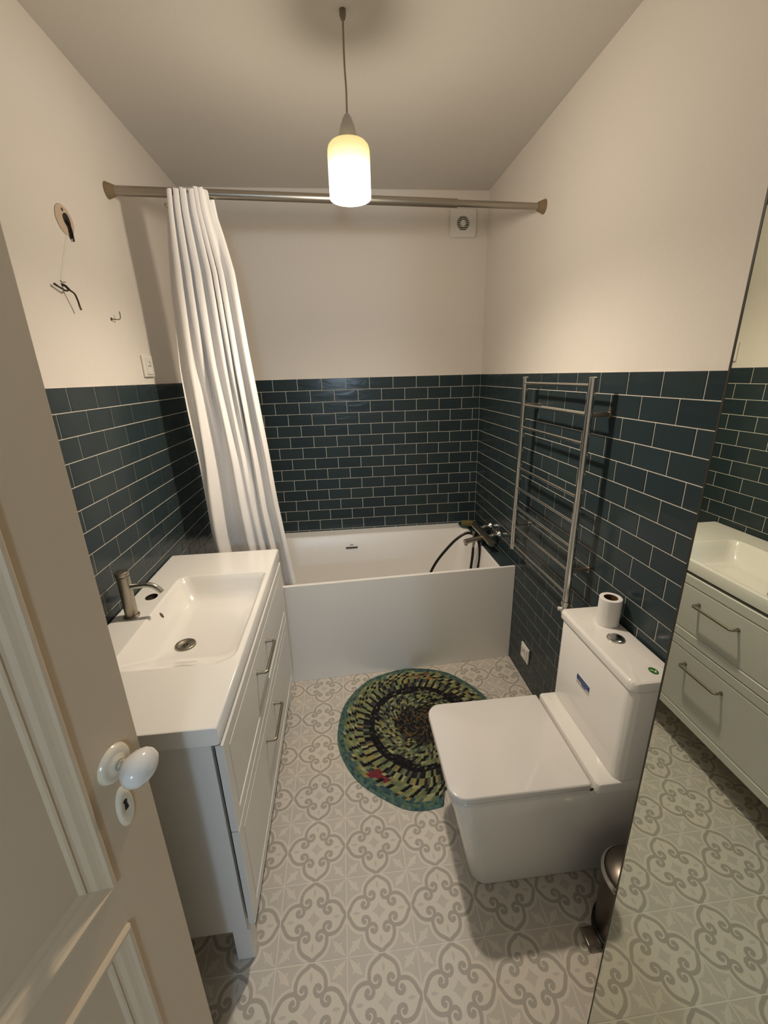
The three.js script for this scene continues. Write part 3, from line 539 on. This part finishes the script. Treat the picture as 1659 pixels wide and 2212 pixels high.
// ---------------------------------------------------------------- toilet
{
  const t = thing('toilet', 'square white close-coupled toilet with closed flat lid and tall tank', 'toilet', [1.43, 0, 1.697]);
  const zc0 = 1.512, zc1 = 1.883;
  const ring = (x0, z0, z1, y, r = 0.045) => level(roundPoly([[x0, z0], [x0, z1], [W - 0.010, z1], [W - 0.010, z0]], [r, r, 0.008, 0.008], 8), y);
  part(t, 'pan', loft([ring(1.146, 1.538, 1.861, 0.001, 0.05), ring(1.142, 1.536, 1.864, 0.012, 0.05), ring(1.122, 1.530, 1.869, 0.12, 0.05), ring(1.100, 1.522, 1.875, 0.23, 0.05), ring(1.080, 1.516, 1.880, 0.33, 0.05), ring(1.072, 1.514, 1.882, 0.372, 0.05), ring(1.074, 1.516, 1.880, 0.380, 0.05), ring(1.082, 1.522, 1.874, 0.383, 0.05)], { capStart: true, capEnd: true, crease: 0.7 }), M.ceramic);
  const slab = (pts, r, y0, y1, e, n = 6) => { const L = [], q = roundPoly(pts, r, 10); const cx = q.reduce((a, p) => a + p[0], 0) / q.length, cz = q.reduce((a, p) => a + p[1], 0) / q.length, sx = Math.max(...q.map(p => Math.abs(p[0] - cx))), sz = Math.max(...q.map(p => Math.abs(p[1] - cz)));
    const ins = d => q.map(p => [cx + (p[0] - cx) * (1 - d / sx), cz + (p[1] - cz) * (1 - d / sz)]);
    L.push(level(ins(e * 0.5), y0), level(ins(0), y0 + e * 0.5)); for (let k = 0; k <= n; k++) { const a = k / n * Math.PI / 2; L.push(level(ins(e * (1 - Math.cos(a))), y1 - e + e * Math.sin(a))); }
    return loft(L, { capStart: true, capEnd: true, crease: 0.7 }); };
  part(t, 'seat', slab(rect(1.062, 1.484, zc0 - 0.002, zc1 + 0.001), [0.048, 0.048, 0.006, 0.006], 0.3845, 0.3965, 0.003), M.porcelain);
  part(t, 'lid', slab(rect(1.058, 1.486, zc0 - 0.004, zc1 + 0.002), [0.050, 0.050, 0.006, 0.006], 0.3985, 0.4205, 0.005), M.porcelain);
  part(t, 'rear_ledge', slab(rect(1.4985, W - 0.011, zc0 - 0.008, zc1 + 0.008), [0.012, 0.012, 0.006, 0.006], 0.3838, 0.4225, 0.008), M.ceramic);
  for (const z of [zc0 + 0.012, zc1 - 0.016]) part(t, 'hinge', cyl(V(1.488, 0.398, z - 0.014), V(1.488, 0.398, z + 0.016), 0.0065, 0.0065, 16), M.chrome);
  const tank = part(t, 'tank', slab(rect(1.5565, W - 0.013, zc0 - 0.012, zc1 + 0.004), [0.022, 0.028, 0.006, 0.006], 0.4230, 0.744, 0.004), M.ceramic);
  const lid = part(t, 'tank_lid', slab(rect(1.5515, W - 0.011, zc0 - 0.018, zc1 + 0.009), [0.016, 0.024, 0.006, 0.006], 0.7462, 0.780, 0.009, 8), M.ceramic);
  part(lid, 'flush_button', lathe([[0, 0.0062], [0.013, 0.0058], [0.0215, 0.0042], [0.0225, 0.0028], [0.0235, 0.0042], [0.0258, 0.0040], [0.0268, 0.0], [0, 0]], 40).translate(1.632, 0.7803, 1.692), M.chrome, 'round chrome flush button');
  const flat = (w, h, draw, name, place, label, parent) => { const g = new THREE.PlaneGeometry(w, h); place(g); part(parent, name, g, std({ map: canvasTex(256, Math.round(256 * h / w), draw), roughness: 0.35, side: THREE.DoubleSide, alphaTest: 0.5, transparent: false }), label); };
  // oval eco sticker
  const oval = new THREE.CircleGeometry(0.5, 40).scale(0.0235, 0.0305, 1).rotateX(-Math.PI / 2).translate(1.643, 0.7806, 1.847);
  part(lid, 'eco_sticker', oval, std({ roughness: 0.35, map: canvasTex(256, 256, (g, w, h) => {
    g.fillStyle = '#2f6a26'; g.fillRect(0, 0, w, h); g.fillStyle = '#d8dcc8';
    g.beginPath(); g.moveTo(40, 70); g.quadraticCurveTo(120, 70, 150, 140); g.quadraticCurveTo(90, 130, 40, 70); g.fill();
    g.beginPath(); g.moveTo(120, 200); g.quadraticCurveTo(140, 130, 220, 120); g.quadraticCurveTo(200, 190, 120, 200); g.fill();
    g.strokeStyle = '#d8dcc8'; g.lineWidth = 9; g.beginPath(); g.moveTo(70, 90); g.quadraticCurveTo(140, 140, 160, 220); g.stroke();
  }) }), 'oval green sticker');
  flat(0.074, 0.034, (g, w, h) => {
    g.fillStyle = '#cfc8c0'; g.fillRect(0, 0, w, h); g.fillStyle = '#24407c'; g.fillRect(0, 0, w, h * 0.55);
    g.fillStyle = '#b9c2d6'; for (let i = 0; i < 13; i++) g.fillRect(28 + i * 15, h * 0.20 + (i % 3) * 2, 9, 12);
    g.fillStyle = '#5a6f9e'; g.fillRect(w * 0.40, h * 0.58, w * 0.34, h * 0.22);
  }, 'brand_sticker', g => g.rotateY(-Math.PI / 2).translate(1.5561, 0.596, 1.673), 'small blue and white sticker', tank);
}
// toilet roll on the tank
{
  const c = [1.660, 0.7806, 1.603], t = thing('toilet_roll', 'nearly used white toilet roll standing on the toilet tank', 'toilet roll', c);
  part(t, 'paper', lathe([[0.0215, 0.002], [0.0215, 0.0], [0.034, 0], [0.0348, 0.001], [0.0348, 0.095], [0.034, 0.0965], [0.0225, 0.0965], [0.0218, 0.096], [0.0215, 0.094]], 56).translate(...c), M.paper);
  part(t, 'core', lathe([[0.0212, 0.001], [0.0212, 0.0955], [0.0202, 0.0955], [0.0202, 0.001], [0.0212, 0.001]], 48).translate(...c), M.card, 'brown cardboard core');
}

// ---------------------------------------------------------------- braided rug
{
  const cx = 1.094, cz = 1.185, RX = 0.393, RZ = 0.408, t = thing('braided_rug', 'round green and black braided rag rug lying on the floor', 'rug', [cx, 0, cz]);
  const C = (r, g, b) => [r, g, b].map(v => ((v / 255 + 0.055) / 1.055) ** 2.4);
  const pal = {
    teal: [[70, 102, 100], [82, 114, 110], [60, 88, 96], [92, 122, 112], [104, 126, 100]],
    green: [[142, 148, 100], [156, 160, 116], [128, 138, 100], [172, 170, 128], [112, 128, 96], [160, 146, 84]],
    grey: [[92, 98, 84], [70, 76, 72], [118, 122, 84], [52, 54, 52], [140, 142, 92], [82, 80, 76]],
    black: [[16, 15, 18], [20, 18, 20], [12, 12, 14], [34, 31, 34]],
    core: [[60, 56, 46], [38, 33, 30], [84, 78, 58], [26, 24, 24], [110, 84, 40], [66, 66, 62]],
  };
  const pick = (p, h) => C(...pal[p][Math.floor(h * pal[p].length) % pal[p].length]);
  // rows of stitches: [outer radius, stitch width in metres]
  const ROWS = []; { const add = (r0, r1, n, w) => { for (let i = 1; i <= n; i++) ROWS.push([lerp(r0, r1, i / n), w]); }; add(0, 0.28, 10, 0.010); add(0.28, 0.53, 8, 0.0115); add(0.53, 0.62, 4, 0.010); add(0.62, 0.765, 2, 0.0115); add(0.765, 0.93, 5, 0.0165); add(0.93, 1, 3, 0.013); }
  function color(row, cell, f, th) {
    const h = hash(row, cell, 3), h2 = hash(row, cell, 8);
    const g = f + 0.02 * Math.sin(th * 3 + 1) + 0.012 * Math.sin(th * 7);
    const red = Math.abs(th - 2.28) < 0.15 && f > 0.78 && f < 0.90, rust = Math.abs(th + 1.45) < 0.3 && f > 0.76 && f < 0.9;
    if (f > 0.93) return pick('teal', h);
    if (f > 0.90) return h2 < 0.45 ? pick('teal', h) : h2 < 0.6 ? pick('grey', h) : pick('green', h);
    if (red && h2 < 0.42) return C(128, 50, 56);
    if (rust && h2 < 0.2) return C(150, 84, 48);
    if (f > 0.765) return (cell + row) % 3 === 0 && h2 < 0.85 ? C(14, 14, 20) : h2 < 0.25 ? pick('grey', h) : pick('green', h);
    if (f > 0.62) return cell % 3 === 0 ? pick('black', h) : h2 < (f > 0.69 ? 0.22 : 0.5) ? pick('grey', h) : h2 < 0.62 && f < 0.69 ? pick('black', h) : pick('green', h);
    if (g > 0.53) return h2 < 0.90 ? pick('black', h) : pick('grey', h);
    if (g > 0.28) return h2 < 0.24 ? pick('black', h) : h2 < 0.66 ? pick('grey', h) : pick('green', h);
    return h2 < 0.36 ? pick('black', h) : pick('core', h);
  }
  // each band is a ring of stitched rows; every stitch is a small lump of its own colour
  const band = (name, r0, r1) => {
    const sub = 3, pos = [], col = [], nor = [], uv = [];
    const put = (f, th, y) => { const ta = Math.atan2(Math.sin(th), Math.cos(th)), wob = 1 + 0.006 * Math.sin(th * 5 + 0.7) + 0.004 * Math.sin(th * 11) + 0.030 * Math.exp(-(((ta - 1.86) / 0.3) ** 2)) - 0.028 * Math.exp(-(((ta - 1.36) / 0.25) ** 2)); let x = cx + RX * f * wob * Math.cos(th), z = cz + RZ * f * wob * Math.sin(th);
      if (x > 1.112 && z > 1.522) { z = lerp(z, 1.522, sstep(1.112, 1.136, x)); } z = Math.max(z, zf(x) + 0.004); return V(x, y, z); };
    for (let row = 0; row < ROWS.length; row++) {
      const fa = row ? ROWS[row - 1][0] : 0, fb = ROWS[row][0], fm = (fa + fb) / 2; if (fm < r0 || fm > r1) continue;
      const cells = 3 * Math.max(3, Math.round(2 * Math.PI * fm * RX / ROWS[row][1] / 3));
      const slant = fm > 0.93 ? 0 : 0.5;
      for (let k = 0; k < cells; k++) {
        const tw = 2 * Math.PI / cells, t0 = (k + (row % 2) * 0.5 + row * slant * 0.13) * tw;
        const tm = ((t0 + tw / 2 + Math.PI) % (2 * Math.PI)) - Math.PI, c = color(row, k, fm, tm), jit = 0.70 + 0.24 * hash(row, k, 21);
        const S = 3, grid = [];
        for (let i = 0; i <= S; i++) for (let j = 0; j <= S; j++) {
          const a = i / S, b = j / S, lump = Math.sin(Math.PI * a) ** 0.6 * Math.sin(Math.PI * b) ** 0.6;
          const f = lerp(fa, fb, a), edge = 1 - sstep(0.95, 1.0, f);
          grid.push(put(f, t0 + tw * (b + 0.55 * (a - 0.5) * (slant ? 1 : 0)), 0.003 + 0.008 * edge + (0.0045 * lump * (0.7 + 0.6 * hash(k, row, 4))) * (0.4 + 0.6 * edge)));
        }
        for (let i = 0; i < S; i++) for (let j = 0; j < S; j++) { const a = grid[i * (S + 1) + j], b = grid[(i + 1) * (S + 1) + j], d = grid[i * (S + 1) + j + 1], e = grid[(i + 1) * (S + 1) + j + 1];
          for (const p of [a, d, b, d, e, b]) { pos.push(p.x, p.y, p.z); col.push(c[0] * jit, c[1] * jit, c[2] * jit); uv.push(p.x, p.z); } }
      }
    }
    if (r1 >= 1) { const N = 160; for (let i = 0; i < N; i++) { const a = put(1, i / N * 2 * Math.PI, 0.003), b = put(1, (i + 1) / N * 2 * Math.PI, 0.003), a0 = V(a.x, 0.0006, a.z), b0 = V(b.x, 0.0006, b.z), c = pick('teal', 0.1); for (const p of [a, b, a0, b, b0, a0]) { pos.push(p.x, p.y, p.z); col.push(...c); uv.push(p.x, p.z); } } }
    const g = new THREE.BufferGeometry(); g.setAttribute('position', new THREE.Float32BufferAttribute(pos, 3)); g.setAttribute('color', new THREE.Float32BufferAttribute(col, 3)); g.setAttribute('uv', new THREE.Float32BufferAttribute(uv, 2)); g.computeVertexNormals();
    part(t, name, g, rugMat);
  };
  const rugMat = std({ vertexColors: true, roughness: 0.95, side: THREE.DoubleSide });
  band('centre', 0, 0.53); band('dark_ring', 0.53, 0.62); band('outer_band', 0.62, 0.93); band('border', 0.93, 1);
}

// ---------------------------------------------------------------- pedal bin
{
  const binSteel = std({ color: new THREE.Color().setRGB(0.20, 0.17, 0.145), metalness: 1, roughness: 0.32 });
  const bx = 1.546, bz = 2.035, t = thing('pedal_bin', 'small round steel pedal bin between toilet and mirrored cabinet', 'bin', [bx, 0, bz]);
  part(t, 'base', lathe([[0, 0.001], [0.082, 0.001], [0.085, 0.006], [0.085, 0.026], [0.080, 0.028], [0, 0.028]], 48).translate(bx, 0, bz), M.black);
  part(t, 'body', lathe([[0, 0.0285], [0.078, 0.0285], [0.081, 0.24], [0.079, 0.243], [0, 0.243]], 48).translate(bx, 0, bz), binSteel);
  part(t, 'rim', lathe([[0.080, 0.2435], [0.0855, 0.2435], [0.088, 0.248], [0.0865, 0.253], [0.080, 0.258]], 48).translate(bx, 0, bz), M.steel);
  part(t, 'lid', lathe([[0.0, 0.290], [0.03, 0.287], [0.055, 0.278], [0.072, 0.267], [0.080, 0.2585], [0, 0.2585]], 48).translate(bx, 0, bz), binSteel);
  part(t, 'pedal', rbox(bx - 0.122, bx - 0.070, 0.010, 0.020, bz - 0.024, bz + 0.024, 0.0045, 3), binSteel);
}

// ---------------------------------------------------------------- mirrored cabinet
{
  const X = 1.335, z0 = 2.203, z1 = 2.925, y1 = 2.25, t = thing('mirror_cabinet', 'tall cabinet at the doorway with a full-height mirror front', 'cabinet', [1.52, 0, 2.56]);
  part(t, 'carcass', rbox(X + 0.0065, W - 0.008, 0.001, y1, z0 + 0.001, z1, 0.002), M.lacquer);
  part(t, 'mirror_pane', box(X, X + 0.004, 0.012, y1 - 0.004, z0 + 0.0022, z1 - 0.002), std({ color: new THREE.Color().setRGB(0.75, 0.78, 0.68), metalness: 1, roughness: 0.0 }), 'frameless mirror pane');
  part(t, 'edge_strip', merge([box(X - 0.0004, X + 0.0062, 0.010, y1, z0 - 0.0016, z0 + 0.002), box(X + 0.0044, X + 0.006, 0.010, y1, z0 + 0.002, z1)]), std({ color: 0x3a362c, roughness: 0.5 }), 'thin dark edge of the mirror');
}

// ---------------------------------------------------------------- the open door, hinged at the doorway
{
  const DW = 0.75, DH = 2.05, a = 16 * Math.PI / 180;
  const E = V(0.450, 0.008, 2.193), hinge = E.clone().add(V(-Math.sin(a), 0, Math.cos(a)).multiplyScalar(DW));
  const t = new THREE.Group(); t.name = 'door_1'; t.userData = { kind: 'structure' }; t.position.copy(hinge); t.rotation.y = Math.PI / 2 - a; scene.add(t);
  const U = u => DW - u, p = (n, g, m, l) => { const k = mesh(n, g, m, t); if (l) k.userData.label = l; return k; };
  const D = 0.040, u0 = 0.104, pan = [[0.875, 1.93], [0.16, 0.778]], u1 = 0.646;
  for (const [l, r] of [[U(u0), U(0)], [U(DW), U(u1)]]) p('stile', uvMetres(rbox(l, r, 0, DH, -D, 0, 0.0018)), M.doorPaint);
  for (const [b, c] of [[0, pan[1][0]], [pan[1][1], pan[0][0]], [pan[0][1], DH]]) p('rail', uvMetres(box(U(u1) - 0.001, U(u0) + 0.001, b + 0.0004, c, -D, -0.0003)), M.doorPaint);
  for (const [b, c] of pan) {
    const w = u1 - u0, h = c - b;
    p('moulding', ringFace(w, h, [[-0.004, -0.0005], [-0.004, 0.005], [-0.001, 0.008], [0.004, 0.008], [0.007, 0.004], [0.012, 0.001], [0.018, -0.0015], [0.023, -0.007], [0.027, -0.0085], [0.030, -0.0065], [0.033, -0.008], [0.036, -0.013]], false).translate(U(u1), b, 0), M.mouldingPaint);
    p('panel', uvMetres(box(U(u1) + 0.030, U(u0) - 0.030, b + 0.030, c - 0.030, -D + 0.006, -0.0125)), M.doorPaint);
  }
  // white china knob with its rose, and the keyhole escutcheon
  const kx = U(0.050), ky = 1.052;
  const knob = new THREE.Group(); knob.name = 'door_knob'; knob.userData.label = 'oval white china door knob'; knob.position.set(kx, ky, 0); t.add(knob);
  mesh('rose', lathe([[0, 0.011], [0.010, 0.011], [0.0125, 0.008], [0.018, 0.0065], [0.0225, 0.0075], [0.0265, 0.005], [0.0285, 0.0]], 48).rotateX(Math.PI / 2), M.cream, knob);
  mesh('collar', lathe([[0, 0.010], [0.0085, 0.010], [0.0085, 0.0165], [0.0095, 0.018], [0.0085, 0.0195], [0, 0.0195]], 32).rotateX(Math.PI / 2), M.chrome, knob);
  mesh('grip', lathe([[0, 0.018], [0.0085, 0.0185], [0.0105, 0.022], [0.015, 0.0265], [0.0205, 0.033], [0.0235, 0.041], [0.0235, 0.048], [0.0205, 0.056], [0.014, 0.0615], [0.007, 0.0637], [0, 0.0642]], 48).rotateX(Math.PI / 2).scale(1.26, 1.0, 1), M.porcelain, knob);
  const esc = p('escutcheon', lathe([[0, 0.0036], [0.009, 0.0036], [0.013, 0.0055], [0.017, 0.004], [0.0195, 0.0]], 40).rotateX(Math.PI / 2).scale(0.76, 1.95, 1).translate(U(0.052), 0.968, 0), M.cream);
  const kh = new THREE.Shape(); kh.absarc(0, 0.005, 0.0036, -0.9, Math.PI + 0.9, false); kh.lineTo(-0.0036, -0.010); kh.lineTo(0.0036, -0.010);
  mesh('keyhole', new THREE.ExtrudeGeometry(kh, { depth: 0.0006, bevelEnabled: false }).translate(U(0.052), 0.974, 0.0036), M.black, esc);
}

renderer.render(scene, camera);
